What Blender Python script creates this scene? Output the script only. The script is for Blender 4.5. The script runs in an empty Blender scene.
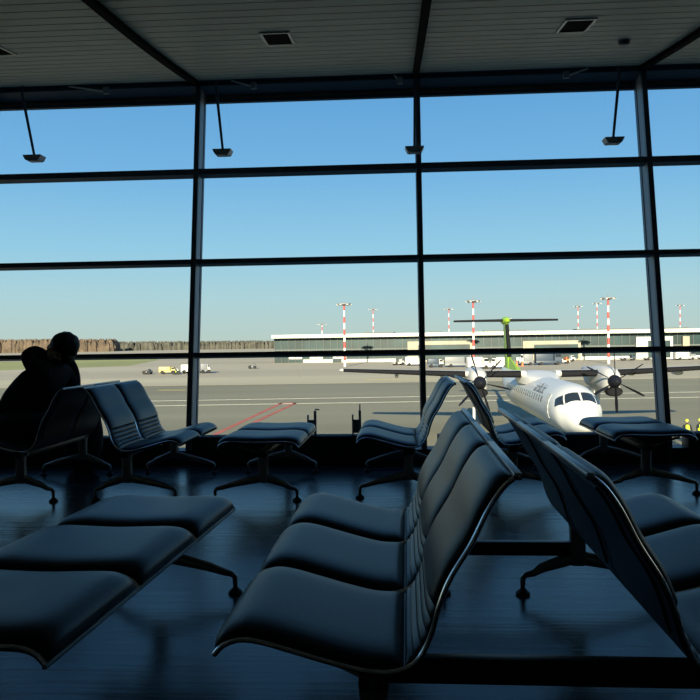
import bpy, bmesh, math, random
from mathutils import Vector, Matrix, noise
random.seed(7)
R = math.radians
scene = bpy.context.scene
col = scene.collection

# ------------------------------------------------------------------ camera
cam_d = bpy.data.cameras.new('camera')
cam = bpy.data.objects.new('camera', cam_d)
col.objects.link(cam)
cam_d.sensor_width = 36.0
cam_d.lens = 36.0 * 754.0 / 700.0
cam_d.clip_start = 0.05
cam_d.clip_end = 5000
EYE = 1.18
_p, _r = -0.0106, 0.0144
_c, _s = math.cos(_r), math.sin(_r)
fwd = Vector((0, math.cos(_p), math.sin(_p)))
r0 = Vector((1, 0, 0)); u0 = Vector((0, -math.sin(_p), math.cos(_p)))
rc = r0 * _c - u0 * _s; uc = r0 * _s + u0 * _c
m = Matrix((rc, uc, -fwd)).transposed().to_4x4()
m.translation = (0, 0, EYE)
cam.matrix_world = m
scene.camera = cam

# ------------------------------------------------------------------ view / exposure
vs = scene.view_settings
vs.view_transform = 'Standard'
vs.look = 'None'
vs.gamma = 1.0
vs.exposure = 0.0
vs.use_curve_mapping = False

# ------------------------------------------------------------------ sky
def srgb(r, g, b):
    f = lambda v: (v / 12.92) if v <= 0.04045 else ((v + 0.055) / 1.055) ** 2.4
    return (f(r / 255), f(g / 255), f(b / 255), 1)
w = bpy.data.worlds.new('clear_sky'); scene.world = w
w.use_nodes = True
nt = w.node_tree; nt.nodes.clear()
tc = nt.nodes.new('ShaderNodeTexCoord'); sx = nt.nodes.new('ShaderNodeSeparateXYZ')
cr = nt.nodes.new('ShaderNodeValToRGB'); bg = nt.nodes.new('ShaderNodeBackground'); wo = nt.nodes.new('ShaderNodeOutputWorld')
nt.links.new(tc.outputs['Generated'], sx.inputs[0]); nt.links.new(sx.outputs['Z'], cr.inputs[0])
nt.links.new(cr.outputs[0], bg.inputs[0]); nt.links.new(bg.outputs[0], wo.inputs[0])
els = cr.color_ramp.elements
els[0].position = 0.0; els[0].color = srgb(190, 206, 196)
els[1].position = 1.0; els[1].color = srgb(40, 85, 150)
for pos, c in ((0.02, (188, 208, 203)), (0.06, (178, 211, 216)), (0.12, (153, 204, 228)), (0.21, (122, 182, 226)), (0.33, (98, 161, 215)), (0.6, (66, 122, 186))):
    e = els.new(pos); e.color = srgb(*c)
bg.inputs[1].default_value = 1.08

# ------------------------------------------------------------------ sun
SUN_EL = 15.0
sd = bpy.data.lights.new('sun', 'SUN'); sun = bpy.data.objects.new('sun', sd); col.objects.link(sun)
sd.energy = 11.0; sd.color = (1.0, 0.86, 0.62); sd.angle = R(0.6)
hd = Vector((0.16, 1.0, 0)).normalized() * math.cos(R(SUN_EL)); hd.z = -math.sin(R(SUN_EL))
sun.rotation_euler = hd.to_track_quat('-Z', 'Y').to_euler()
sun.location = (-10, -40, 30)

# ------------------------------------------------------------------ helpers
def mat(name, base, rough=0.5, metal=0.0, spec=0.5, bump=None, vary=None, coat=0.0, emis=None):
    m = bpy.data.materials.new(name); m.use_nodes = True
    n = m.node_tree.nodes; l = m.node_tree.links; b = n['Principled BSDF']
    c = base if len(base) == 4 else (*base, 1)
    b.inputs['Base Color'].default_value = c
    b.inputs['Roughness'].default_value = rough
    b.inputs['Metallic'].default_value = metal
    b.inputs['Specular IOR Level'].default_value = spec
    b.inputs['Coat Weight'].default_value = coat
    t = None
    if vary or bump:
        t = n.new('ShaderNodeTexCoord')
    if vary:   # (scale, amount)
        nz = n.new('ShaderNodeTexNoise'); nz.inputs['Scale'].default_value = vary[0]; nz.inputs['Detail'].default_value = 4
        l.new(t.outputs['Object'], nz.inputs['Vector'])
        mp = n.new('ShaderNodeMapRange'); mp.inputs[1].default_value = 0.3; mp.inputs[2].default_value = 0.7
        mp.inputs[3].default_value = 1 - vary[1]; mp.inputs[4].default_value = 1 + vary[1]
        l.new(nz.outputs[0], mp.inputs[0])
        vm = n.new('ShaderNodeVectorMath'); vm.operation = 'SCALE'; vm.inputs[0].default_value = c[:3]
        l.new(mp.outputs[0], vm.inputs['Scale']); l.new(vm.outputs[0], b.inputs['Base Color'])
    if bump:   # (scale, strength)
        nz = n.new('ShaderNodeTexNoise'); nz.inputs['Scale'].default_value = bump[0]; nz.inputs['Detail'].default_value = 3
        l.new(t.outputs['Object'], nz.inputs['Vector'])
        bp = n.new('ShaderNodeBump'); bp.inputs['Strength'].default_value = bump[1]; bp.inputs['Distance'].default_value = 0.002
        l.new(nz.outputs[0], bp.inputs['Height']); l.new(bp.outputs[0], b.inputs['Normal'])
    return m

M = {}
M['leather'] = mat('black_leather', (0.006, 0.012, 0.018), 0.40, bump=(90, 0.25), spec=0.38)
M['shell'] = mat('dark_shell', (0.02, 0.022, 0.026), 0.45)
M['chrome'] = mat('chrome_edge', (0.85, 0.85, 0.86), 0.18, 1.0)
M['satin'] = mat('satin_aluminium', (0.42, 0.43, 0.44), 0.4, 1.0)
M['legmetal'] = mat('dark_polished_aluminium', (0.42, 0.41, 0.38), 0.34, 0.9)
M['rubber'] = mat('black_rubber', (0.01, 0.01, 0.01), 0.6)
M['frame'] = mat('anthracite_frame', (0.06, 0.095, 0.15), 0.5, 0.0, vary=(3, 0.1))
M['frameside'] = mat('skylit_frame_side', (0.26, 0.32, 0.38), 0.5)  # paler copy of the frame colour, sky light on the sides painted in
M['bronze'] = mat('brown_blind_bar', (0.28, 0.23, 0.19), 0.45)
M['convector'] = mat('black_convector', (0.012, 0.016, 0.02), 0.5)
M['wallp'] = mat('grey_wall', (0.45, 0.45, 0.44), 0.8, vary=(1, 0.05))
M['slat'] = mat('grey_metal_slat', (0.74, 0.76, 0.66), 0.5, vary=(2, 0.06))
M['void'] = mat('ceiling_void', (0.02, 0.022, 0.022), 0.9)
M['vent'] = mat('black_vent', (0.004, 0.004, 0.005), 0.9, spec=0.05)
M['silver'] = mat('silver_bracket', (0.85, 0.85, 0.85), 0.4, 0.0)
M['hinge'] = mat('grey_painted_bracket', (0.30, 0.36, 0.44), 0.45, 0.3)
M['coat'] = mat('black_cloth', (0.008, 0.010, 0.013), 0.9, vary=(20, 0.2), bump=(40, 0.5))
M['hair'] = mat('black_hair', (0.008, 0.008, 0.009), 0.6, bump=(120, 0.6))
M['skin'] = mat('skin', (0.34, 0.20, 0.14), 0.55)
M['jeans'] = mat('dark_trousers', (0.010, 0.012, 0.018), 0.9)
M['glassdark'] = mat('dark_glass', (0.02, 0.028, 0.035), 0.12)
M['white'] = mat('white_paint', (0.72, 0.71, 0.66), 0.35)
M['dirtywhite'] = mat('offwhite_paint', (0.62, 0.60, 0.54), 0.5)
M['green'] = mat('lime_green_paint', (0.36, 0.60, 0.03), 0.4)
M['boot'] = mat('black_deicing_boot', (0.010, 0.010, 0.012), 0.8, spec=0.15)
M['blade'] = mat('dark_blade', (0.010, 0.011, 0.016), 0.6, spec=0.2)
M['tyre'] = mat('tyre', (0.02, 0.02, 0.02), 0.8)
M['liveryblue'] = mat('slate_lettering', (0.05, 0.08, 0.13), 0.5)
M['lettering2'] = mat('blue_lettering', (0.12, 0.2, 0.42), 0.5)
M['yellow'] = mat('yellow_paint', (0.62, 0.50, 0.16), 0.5)
M['hivis'] = mat('hi_vis_yellow', (0.70, 0.90, 0.05), 0.7)
M['orange'] = mat('orange_paint', (0.7, 0.2, 0.06), 0.6)
M['greypaint'] = mat('grey_paint', (0.2, 0.21, 0.22), 0.5)
M['darkblue'] = mat('dark_blue_paint', (0.04, 0.06, 0.09), 0.5)
M['beige'] = mat('beige_cladding', (0.34, 0.31, 0.235), 0.7, vary=(0.3, 0.12))
M['fascia'] = mat('white_fascia', (0.58, 0.59, 0.52), 0.5)
M['termglass'] = mat('green_grey_glazing', (0.008, 0.032, 0.035), 0.4, spec=0.3, vary=(0.15, 0.5))
M['termcol'] = mat('grey_column', (0.085, 0.10, 0.095), 0.6)
M['birch'] = mat('bare_brown_trees', (0.12, 0.088, 0.060), 0.95, vary=(0.12, 0.45))
M['pine'] = mat('dark_green_trees', (0.085, 0.082, 0.064), 0.95, vary=(0.12, 0.4))
M['grass'] = mat('dry_green_grass', (0.34, 0.34, 0.11), 0.95, vary=(0.02, 0.25))
M['whiteline'] = mat('white_line_paint', (0.72, 0.68, 0.52), 0.8)
M['redline'] = mat('faded_red_line', (0.55, 0.13, 0.08), 0.8, vary=(0.6, 0.2))
M['yellowline'] = mat('yellow_line_paint', (0.6, 0.45, 0.1), 0.8)
M['lamp'] = mat('mast_lamp', (0.5, 0.5, 0.48), 0.4)

def floor_mat():
    m = bpy.data.materials.new('dark_plank_floor'); m.use_nodes = True
    n = m.node_tree.nodes; l = m.node_tree.links; b = n['Principled BSDF']
    t = n.new('ShaderNodeTexCoord')
    br = n.new('ShaderNodeTexBrick'); br.inputs['Scale'].default_value = 1.0
    br.inputs['Brick Width'].default_value = 1.4; br.inputs['Row Height'].default_value = 0.09
    br.inputs['Mortar Size'].default_value = 0.003; br.inputs['Mortar Smooth'].default_value = 0.2
    br.inputs['Color1'].default_value = (0.012, 0.016, 0.021, 1); br.inputs['Color2'].default_value = (0.018, 0.023, 0.029, 1)
    br.inputs['Mortar'].default_value = (0.006, 0.008, 0.01, 1)
    l.new(t.outputs['Object'], br.inputs['Vector']); l.new(br.outputs['Color'], b.inputs['Base Color'])
    mp = n.new('ShaderNodeMapping'); mp.inputs['Scale'].default_value = (1.2, 38, 1)
    l.new(t.outputs['Object'], mp.inputs['Vector'])
    nz = n.new('ShaderNodeTexNoise'); nz.inputs['Scale'].default_value = 1.0; nz.inputs['Detail'].default_value = 5
    l.new(mp.outputs[0], nz.inputs['Vector'])
    mr = n.new('ShaderNodeMapRange'); mr.inputs[3].default_value = 0.12; mr.inputs[4].default_value = 0.36
    l.new(nz.outputs[0], mr.inputs[0]); l.new(mr.outputs[0], b.inputs['Roughness'])
    bp = n.new('ShaderNodeBump'); bp.inputs['Strength'].default_value = 0.35; bp.inputs['Distance'].default_value = 0.002
    l.new(nz.outputs[0], bp.inputs['Height'])
    b2 = n.new('ShaderNodeBump'); b2.inputs['Strength'].default_value = 0.5; b2.inputs['Distance'].default_value = 0.002; b2.invert = True
    l.new(br.outputs['Fac'], b2.inputs['Height']); l.new(bp.outputs[0], b2.inputs['Normal'])
    l.new(b2.outputs[0], b.inputs['Normal'])
    b.inputs['Specular IOR Level'].default_value = 0.36
    return m
M['floor'] = floor_mat()

def ground_mat(name, c, sc=0.05, am=0.12):
    m = mat(name, c, 0.9)
    n = m.node_tree.nodes; l = m.node_tree.links; b = n['Principled BSDF']
    t = n.new('ShaderNodeTexCoord')
    mp = n.new('ShaderNodeMapping'); mp.inputs['Scale'].default_value = (0.35, 1.6, 1)
    l.new(t.outputs['Object'], mp.inputs['Vector'])
    nz = n.new('ShaderNodeTexNoise'); nz.inputs['Scale'].default_value = sc; nz.inputs['Detail'].default_value = 6
    l.new(mp.outputs[0], nz.inputs['Vector'])
    mr = n.new('ShaderNodeMapRange'); mr.inputs[1].default_value = 0.3; mr.inputs[2].default_value = 0.7
    mr.inputs[3].default_value = 1 - am; mr.inputs[4].default_value = 1 + am
    l.new(nz.outputs[0], mr.inputs[0])
    vm = n.new('ShaderNodeVectorMath'); vm.operation = 'SCALE'; vm.inputs[0].default_value = c[:3]
    l.new(mr.outputs[0], vm.inputs['Scale']); l.new(vm.outputs[0], b.inputs['Base Color'])
    b.inputs['Specular IOR Level'].default_value = 0.2
    return m
M['asphalt'] = ground_mat('grey_asphalt', (0.30, 0.275, 0.18), 0.06, 0.12)
M['concrete'] = ground_mat('pale_concrete', (0.56, 0.49, 0.32), 0.03, 0.12)
M['concrete_far'] = ground_mat('far_concrete', (0.53, 0.46, 0.32), 0.02, 0.1)

def glass_mat():
    m = bpy.data.materials.new('window_glass'); m.use_nodes = True
    n = m.node_tree.nodes; l = m.node_tree.links; n.clear()
    o = n.new('ShaderNodeOutputMaterial'); mx = n.new('ShaderNodeMixShader'); mx.inputs[0].default_value = 0.035
    tr = n.new('ShaderNodeBsdfTransparent'); tr.inputs[0].default_value = (0.90, 0.955, 0.965, 1)
    gl = n.new('ShaderNodeBsdfGlossy'); gl.inputs['Roughness'].default_value = 0.02
    l.new(tr.outputs[0], mx.inputs[1]); l.new(gl.outputs[0], mx.inputs[2]); l.new(mx.outputs[0], o.inputs[0])
    return m
M['glass'] = glass_mat()

def mast_mat():
    m = mat('red_white_banded_paint', (0.8, 0.8, 0.8), 0.5)
    n = m.node_tree.nodes; l = m.node_tree.links; b = n['Principled BSDF']
    t = n.new('ShaderNodeTexCoord'); s = n.new('ShaderNodeSeparateXYZ'); l.new(t.outputs['Object'], s.inputs[0])
    a = n.new('ShaderNodeMath'); a.operation = 'MULTIPLY'; a.inputs[1].default_value = 1 / 3.4; l.new(s.outputs['Z'], a.inputs[0])
    f = n.new('ShaderNodeMath'); f.operation = 'FRACT'; l.new(a.outputs[0], f.inputs[0])
    g = n.new('ShaderNodeMath'); g.operation = 'GREATER_THAN'; g.inputs[1].default_value = 0.5; l.new(f.outputs[0], g.inputs[0])
    mx = n.new('ShaderNodeMix'); mx.data_type = 'RGBA'
    mx.inputs[6].default_value = (0.75, 0.74, 0.72, 1); mx.inputs[7].default_value = (0.55, 0.07, 0.05, 1)
    l.new(g.outputs[0], mx.inputs[0]); l.new(mx.outputs[2], b.inputs['Base Color'])
    return m
M['mast'] = mast_mat()

def link(name, bm, material, parent=None, smooth=True, loc=None, rotz=0.0):
    bmesh.ops.recalc_face_normals(bm, faces=bm.faces)
    me = bpy.data.meshes.new(name); bm.to_mesh(me); bm.free()
    if isinstance(material, (list, tuple)):
        for q in material: me.materials.append(q)
    else:
        me.materials.append(material)
    if smooth:
        me.shade_smooth()
        try:
            me.set_sharp_from_angle(angle=R(38))
        except Exception:
            pass
    o = bpy.data.objects.new(name, me); col.objects.link(o)
    if parent: o.parent = parent
    if loc: o.location = loc
    o.rotation_euler.z = rotz
    return o
def tag(o, label=None, cat=None, group=None, kind=None):
    if label: o['label'] = label
    if cat: o['category'] = cat
    if group: o['group'] = group
    if kind: o['kind'] = kind
    return o
def empty(name, loc=(0, 0, 0), rotz=0.0, **k):
    o = bpy.data.objects.new(name, None); col.objects.link(o); o.location = loc; o.rotation_euler.z = rotz
    o.empty_display_size = 0.2
    tag(o, **k); return o
def copy_tree(o, parent=None):
    c = o.copy(); col.objects.link(c); c.parent = parent
    for ch in list(o.children): copy_tree(ch, c)
    return c

def box(bm, x0, x1, y0, y1, z0, z1, bev=0.0):
    vv = [bm.verts.new((x, y, z)) for x in (x0, x1) for y in (y0, y1) for z in (z0, z1)]
    idx = [(0, 1, 3, 2), (4, 6, 7, 5), (0, 4, 5, 1), (2, 3, 7, 6), (0, 2, 6, 4), (1, 5, 7, 3)]
    fs = [bm.faces.new([vv[i] for i in f]) for f in idx]
    if bev > 0:
        es = list({e for f in fs for e in f.edges})
        bmesh.ops.bevel(bm, geom=es, offset=bev, segments=2, profile=0.5, affect='EDGES')
    return vv
def obox(bm, o, ax, ay, az, x0, x1, y0, y1, z0, z1):
    """box in an oblique frame"""
    vv = [bm.verts.new(o + ax * x + ay * y + az * z) for x in (x0, x1) for y in (y0, y1) for z in (z0, z1)]
    for f in [(0, 1, 3, 2), (4, 6, 7, 5), (0, 4, 5, 1), (2, 3, 7, 6), (0, 2, 6, 4), (1, 5, 7, 3)]:
        bm.faces.new([vv[i] for i in f])
def tube(bm, pts, rad, seg=10, flat=1.0, side=None, caps=True):
    """sweep a round/elliptic section along pts; rad: number or list of (ra, rb)"""
    pts = [Vector(p) for p in pts]; n = len(pts); rings = []
    for i, p in enumerate(pts):
        t = (pts[min(i + 1, n - 1)] - pts[max(i - 1, 0)]).normalized()
        sd = Vector(side) if side else (Vector((0, 0, 1)) if abs(t.z) < 0.9 else Vector((1, 0, 0)))
        a = t.cross(sd).normalized(); b = a.cross(t).normalized()
        rr = rad[i] if isinstance(rad, (list, tuple)) else rad
        ra, rb = rr if isinstance(rr, (list, tuple)) else (rr, rr * flat)
        rings.append([bm.verts.new(p + a * (ra * math.cos(2 * math.pi * k / seg)) + b * (rb * math.sin(2 * math.pi * k / seg))) for k in range(seg)])
    for i in range(n - 1):
        for k in range(seg):
            bm.faces.new((rings[i][k], rings[i][(k + 1) % seg], rings[i + 1][(k + 1) % seg], rings[i + 1][k]))
    if caps:
        bm.faces.new(rings[0][::-1]); bm.faces.new(rings[-1])
def lathe(bm, prof, seg=20, c=(0, 0, 0), axis='Z'):
    rings = []
    for r, z in prof:
        ring = []
        for k in range(seg):
            a = 2 * math.pi * k / seg
            x, y = r * math.cos(a), r * math.sin(a)
            v = (c[0] + x, c[1] + y, c[2] + z) if axis == 'Z' else ((c[0] + x, c[1] + z, c[2] + y) if axis == 'Y' else (c[0] + z, c[1] + x, c[2] + y))
            ring.append(bm.verts.new(v))
        rings.append(ring)
    for i in range(len(rings) - 1):
        for k in range(seg):
            bm.faces.new((rings[i][k], rings[i][(k + 1) % seg], rings[i + 1][(k + 1) % seg], rings[i + 1][k]))
    bm.faces.new(rings[0][::-1]); bm.faces.new(rings[-1])
def spline(P, n):
    P = [Vector(p) for p in P]; out = []
    for i in range(len(P) - 1):
        p0 = P[max(i - 1, 0)]; p1 = P[i]; p2 = P[i + 1]; p3 = P[min(i + 2, len(P) - 1)]
        for k in range(12):
            t = k / 12
            out.append(0.5 * ((2 * p1) + (p2 - p0) * t + (2 * p0 - 5 * p1 + 4 * p2 - p3) * t * t + (3 * p1 - p0 - 3 * p2 + p3) * t ** 3))
    out.append(P[-1])
    L = [0]
    for a, b in zip(out, out[1:]): L.append(L[-1] + (b - a).length)
    res = []; j = 0
    for k in range(n):
        s = L[-1] * k / (n - 1)
        while j < len(L) - 2 and L[j + 1] < s: j += 1
        d = L[j + 1] - L[j]; t = (s - L[j]) / d if d > 0 else 0
        res.append(out[j].lerp(out[j + 1], min(1, max(0, t))))
    return res

# ------------------------------------------------------------------ facade frame
AZ, LEAN, D0 = 0.0572, 0.1655, 7.357
S0, WB = -1.6258, 2.3388
U = Vector((math.cos(AZ), -math.sin(AZ), 0)); N = Vector((math.sin(AZ), math.cos(AZ), 0))
P0 = Vector((0, D0, 0)); Z = Vector((0, 0, 1))
V = N * math.sin(LEAN) + Z * math.cos(LEAN)          # up along the leaning glass
G = N * math.cos(LEAN) - Z * math.sin(LEAN)          # outward normal of the glass
APRON = -5.52
def FR(s, t, z): return P0 + U * s + N * t + Z * z
ROT = -AZ
I0, I1 = -4, 6                                        # mullions built
H_HEAD = 3.798
TR = [1.090, 2.064, 3.040]
ROOMX = (S0 + I0 * WB, S0 + I1 * WB)
def struct(name, bm, m, parent=None, smooth=False):
    o = link(name, bm, m, parent, smooth)
    if not parent: o['kind'] = 'structure'
    return o

# floor
bm = bmesh.new(); x0, x1 = ROOMX[0] - 0.3, ROOMX[1] + 0.3
box(bm, x0, x1, -18, 0.30, -0.25, 0.0)
o = struct('floor', bm, M['floor']); o.location = P0; o.rotation_euler.z = ROT
# lower building wall under the floor slab
bm = bmesh.new(); box(bm, x0, x1, 0.0, 0.25, APRON, -0.26)
o = struct('wall_lower', bm, M['wallp']); o.location = P0; o.rotation_euler.z = ROT
# side and back walls
bm = bmesh.new(); box(bm, x0 - 0.2, x0, -18, 0.3, 0, 4.3); o = struct('wall_left', bm, M['wallp']); o.location = P0; o.rotation_euler.z = ROT
bm = bmesh.new(); box(bm, x1, x1 + 0.2, -18, 0.3, 0, 4.3); o = struct('wall_right', bm, M['wallp']); o.location = P0; o.rotation_euler.z = ROT
bm = bmesh.new(); box(bm, x0, x1, -18.2, -18, 0, 4.3); o = struct('wall_back', bm, M['wallp']); o.location = P0; o.rotation_euler.z = ROT
# side closures of the leaning facade
for nm, xa in (('wall_left_return', x0 - 0.2), ('wall_right_return', x1)):
    bm = bmesh.new(); box(bm, xa, xa + 0.2, 0.3, 1.2, APRON, 4.3); o = struct(nm, bm, M['wallp']); o.location = P0; o.rotation_euler.z = ROT

# ceiling: curved, made of slats that run parallel to the facade
ZC, TC = 4.0, 0.667
def ceil_z(wd):
    return ZC - 0.176 * wd + 0.01225 * wd * wd if wd < 7.18 else ZC - 0.632
bm = bmesh.new(); k = 0; pitch = 0.155
while k * pitch < 17.5:
    a, b = k * pitch, k * pitch + pitch - 0.016
    za, zb = ceil_z(a), ceil_z(b)
    vs_ = [bm.verts.new((x, y, z)) for x in (x0, x1) for (y, z) in ((TC - a, za), (TC - b, zb), (TC - b, zb + 0.02), (TC - a, za + 0.02))]
    for f in ((0, 1, 2, 3), (7, 6, 5, 4), (0, 4, 5, 1), (1, 5, 6, 2), (2, 6, 7, 3), (3, 7, 4, 0)):
        bm.faces.new([vs_[i] for i in f])
    k += 1
o = struct('ceiling', bm, M['slat']); o.location = P0; o.rotation_euler.z = ROT
bm = bmesh.new()
ys = [0.9, 0.667] + [0.667 - 0.5 * i for i in range(1, 38)]
prev = None
for y in ys:
    z = ceil_z(max(0, TC - y)) + 0.05
    cur = [bm.verts.new((x, y, z + dz)) for x in (x0, x1) for dz in (0, 0.22)]
    if prev:
        bm.faces.new((prev[0], prev[2], cur[2], cur[0])); bm.faces.new((prev[1], cur[1], cur[3], prev[3]))
        bm.faces.new((prev[0], cur[0], cur[1], prev[1])); bm.faces.new((prev[2], prev[3], cur[3], cur[2]))
    else:
        bm.faces.new((cur[0], cur[1], cur[3], cur[2]))
    prev = cur
bm.faces.new((prev[0], prev[2], prev[3], prev[1]))
o = struct('ceiling', bm, M['void']); o.location = P0; o.rotation_euler.z = ROT
# curved ceiling tracks in line with the mullions
tn = 1
for i in range(I0, I1 + 1):
    s = S0 + i * WB - 0.02
    bm = bmesh.new(); prev = None
    for q in range(0, 60):
        wd = q * 0.15; z = ceil_z(wd)
        hw = 0.032
        cur = [bm.verts.new((s - hw, TC - wd, z - 0.045)), bm.verts.new((s + hw, TC - wd, z - 0.045)), bm.verts.new((s + hw, TC - wd, z + 0.01)), bm.verts.new((s - hw, TC - wd, z + 0.01))]
        if prev:
            for a in range(4): bm.faces.new((prev[a], prev[(a + 1) % 4], cur[(a + 1) % 4], cur[a]))
        else: bm.faces.new(cur)
        prev = cur
    bm.faces.new(prev[::-1])
    o = struct('trim_%d' % tn, bm, M['vent']); o.location = P0; o.rotation_euler.z = ROT; tn += 1

# head beam, with a ledge and the bronze blind bar
bm = bmesh.new()
obox(bm, P0, U, G, V, x0, x1, 0.0, 0.20, H_HEAD + 0.20, 4.12)
o = struct('trim_%d' % tn, bm, M['frame']); tn += 1
bm = bmesh.new(); obox(bm, P0, U, G, V, x0, x1, 0.20, 0.34, H_HEAD + 0.215, 4.12)
o = struct('trim_%d' % tn, bm, M['frame']); tn += 1
bm = bmesh.new(); obox(bm, P0, U, G, V, x0, x1, -0.05, -0.001, 4.04, 4.07)
o = struct('trim_%d' % tn, bm, M['frame']); tn += 1
bm = bmesh.new(); obox(bm, P0, U, G, V, x0, x1, 0.235, 0.258, H_HEAD + 0.168, H_HEAD + 0.22)
o = struct('trim_%d' % tn, bm, M['bronze']); tn += 1
bm = bmesh.new(); obox(bm, P0, U, G, V, x0, x1, 0.24, 0.28, H_HEAD + 0.132, H_HEAD + 0.168)
o = struct('trim_%d' % tn, bm, M['frame']); tn += 1
# roof edge outside
bm = bmesh.new(); box(bm, x0, x1, 0.62, 1.12, 4.08, 4.3)
o = struct('trim_%d' % tn, bm, M['wallp']); o.location = P0; o.rotation_euler.z = ROT; tn += 1
# curb
bm = bmesh.new(); box(bm, x0, x1, 0.0, 0.25, 0.0, 0.125, 0.005)
o = struct('trim_%d' % tn, bm, M['convector']); o.location = P0; o.rotation_euler.z = ROT; tn += 1

# mullions: dark front and back, sides painted paler as if lit by the sky
for i in range(I0, I1 + 1):
    s = S0 + i * WB
    bm = bmesh.new(); obox(bm, P0, U, G, V, s - 0.026, s + 0.026, 0.0, 0.035, 0.13, H_HEAD + 0.22)
    obox(bm, P0, U, G, V, s - 0.028, s + 0.028, 0.19, 0.25, 0.13, H_HEAD + 0.22)
    bm.faces.ensure_lookup_table(); nf = len(bm.faces)
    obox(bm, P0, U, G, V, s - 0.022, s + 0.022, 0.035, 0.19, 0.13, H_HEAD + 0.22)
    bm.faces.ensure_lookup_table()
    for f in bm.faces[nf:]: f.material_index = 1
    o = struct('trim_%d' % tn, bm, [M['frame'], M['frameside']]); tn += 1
# window bays: pane glass with transoms
for i in range(I0, I1):
    sa, sb = S0 + i * WB + 0.027, S0 + (i + 1) * WB - 0.027
    bm = bmesh.new(); c = [P0 + U * a + V * b + G * 0.215 for a, b in ((sa, 0.10), (sb, 0.10), (sb, H_HEAD + 0.25), (sa, H_HEAD + 0.25))]
    bm.faces.new([bm.verts.new(p) for p in c])
    wn = struct('window_%d' % (i - I0 + 1), bm, M['glass'])
    for h in TR:
        bm = bmesh.new(); obox(bm, P0, U, G, V, sa, sb, 0.015, 0.13, h - {1.090: 0.022, 2.064: 0.024}.get(h, 0.030), h + {1.090: 0.022, 2.064: 0.026}.get(h, 0.033))
        link('transom', bm, M['frame'], wn, smooth=False)

# long low convector heaters in front of the glass, one per bay, a gap at each mullion
pos_name = {-2: 'far left, mostly beyond the frame edge', -1: 'under the left window bay behind the person', 0: 'under the window bay left of centre', 1: 'under the window bay right of centre, facing the aircraft', 2: 'under the window bay at the right edge'}
for i in range(I0, I1):
    sa, sb = S0 + i * WB + 0.13, S0 + (i + 1) * WB - 0.13
    if i == 0: sa = S0 + 0.045
    if i == 1: sb = S0 + 2 * WB - 0.032
    if i == 2: sa = S0 + 2 * WB + 0.16
    root = empty('convector_heater', FR((sa + sb) / 2, 0, 0), ROT)
    L = (sb - sa) / 2
    bm = bmesh.new(); box(bm, -L, L, -0.02, 0.16, 0.0, 0.262, 0.006); link('casing', bm, M['convector'], root)
    bm = bmesh.new()
    for q in range(5): box(bm, -L + 0.03, L - 0.03, 0.0 + q * 0.03, 0.012 + q * 0.03, 0.262, 0.268)
    link('grille', bm, M['frame'], root, smooth=False)
    tag(root, 'low black convector heater box ' + pos_name.get(i, 'in a window bay outside the frame'), 'heater', 'convector heaters along the windows')

# ------------------------------------------------------------------ ceiling fixtures
def ceil_obj(name, s, wd): return FR(s, TC - wd, ceil_z(wd)), math.atan(0.176 - 0.0245 * wd)
for s, wd, lab in ((-0.51, 1.71, 'square black recessed ceiling vent left of the centre track'), (1.94, 1.76, 'square black recessed ceiling vent right of the centre track'), (-2.98, 1.70, 'square black recessed ceiling vent cut off by the left picture edge')):
    p, a = ceil_obj('', s, wd)
    root = empty('ceiling_vent', p, ROT, label=lab, cat='vent', group='recessed vents in the slatted ceiling'); root.rotation_euler.x = a
    bm = bmesh.new(); box(bm, -0.105, 0.105, -0.17, 0.17, -0.006, 0.02); link('painted_recess', bm, M['vent'], root, smooth=False)  # flush plate, the dark of a recess is put into its black colour
    bm = bmesh.new()
    for x_0, x_1, y_0, y_1 in ((-0.125, -0.105, -0.19, 0.19), (0.105, 0.125, -0.19, 0.19), (-0.105, 0.105, -0.19, -0.17), (-0.105, 0.105, 0.17, 0.19)):
        box(bm, x_0, x_1, y_0, y_1, -0.012, 0.02)
    link('vent_frame', bm, M['satin'], root, smooth=False)
p, a = ceil_obj('', 2.49, 1.21)
root = empty('smoke_detector', p, ROT, label='small round dark smoke detector on the slatted ceiling at right', cat='smoke detector'); root.rotation_euler.x = a
bm = bmesh.new(); lathe(bm, [(0.001, 0.0), (0.05, 0.0), (0.05, -0.02), (0.04, -0.04), (0.001, -0.045)], 24); link('housing', bm, M['frame'], root)
bm = bmesh.new(); lathe(bm, [(0.056, 0.004), (0.056, -0.008), (0.001, -0.008)], 24); link('base', bm, M['hinge'], root)

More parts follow.
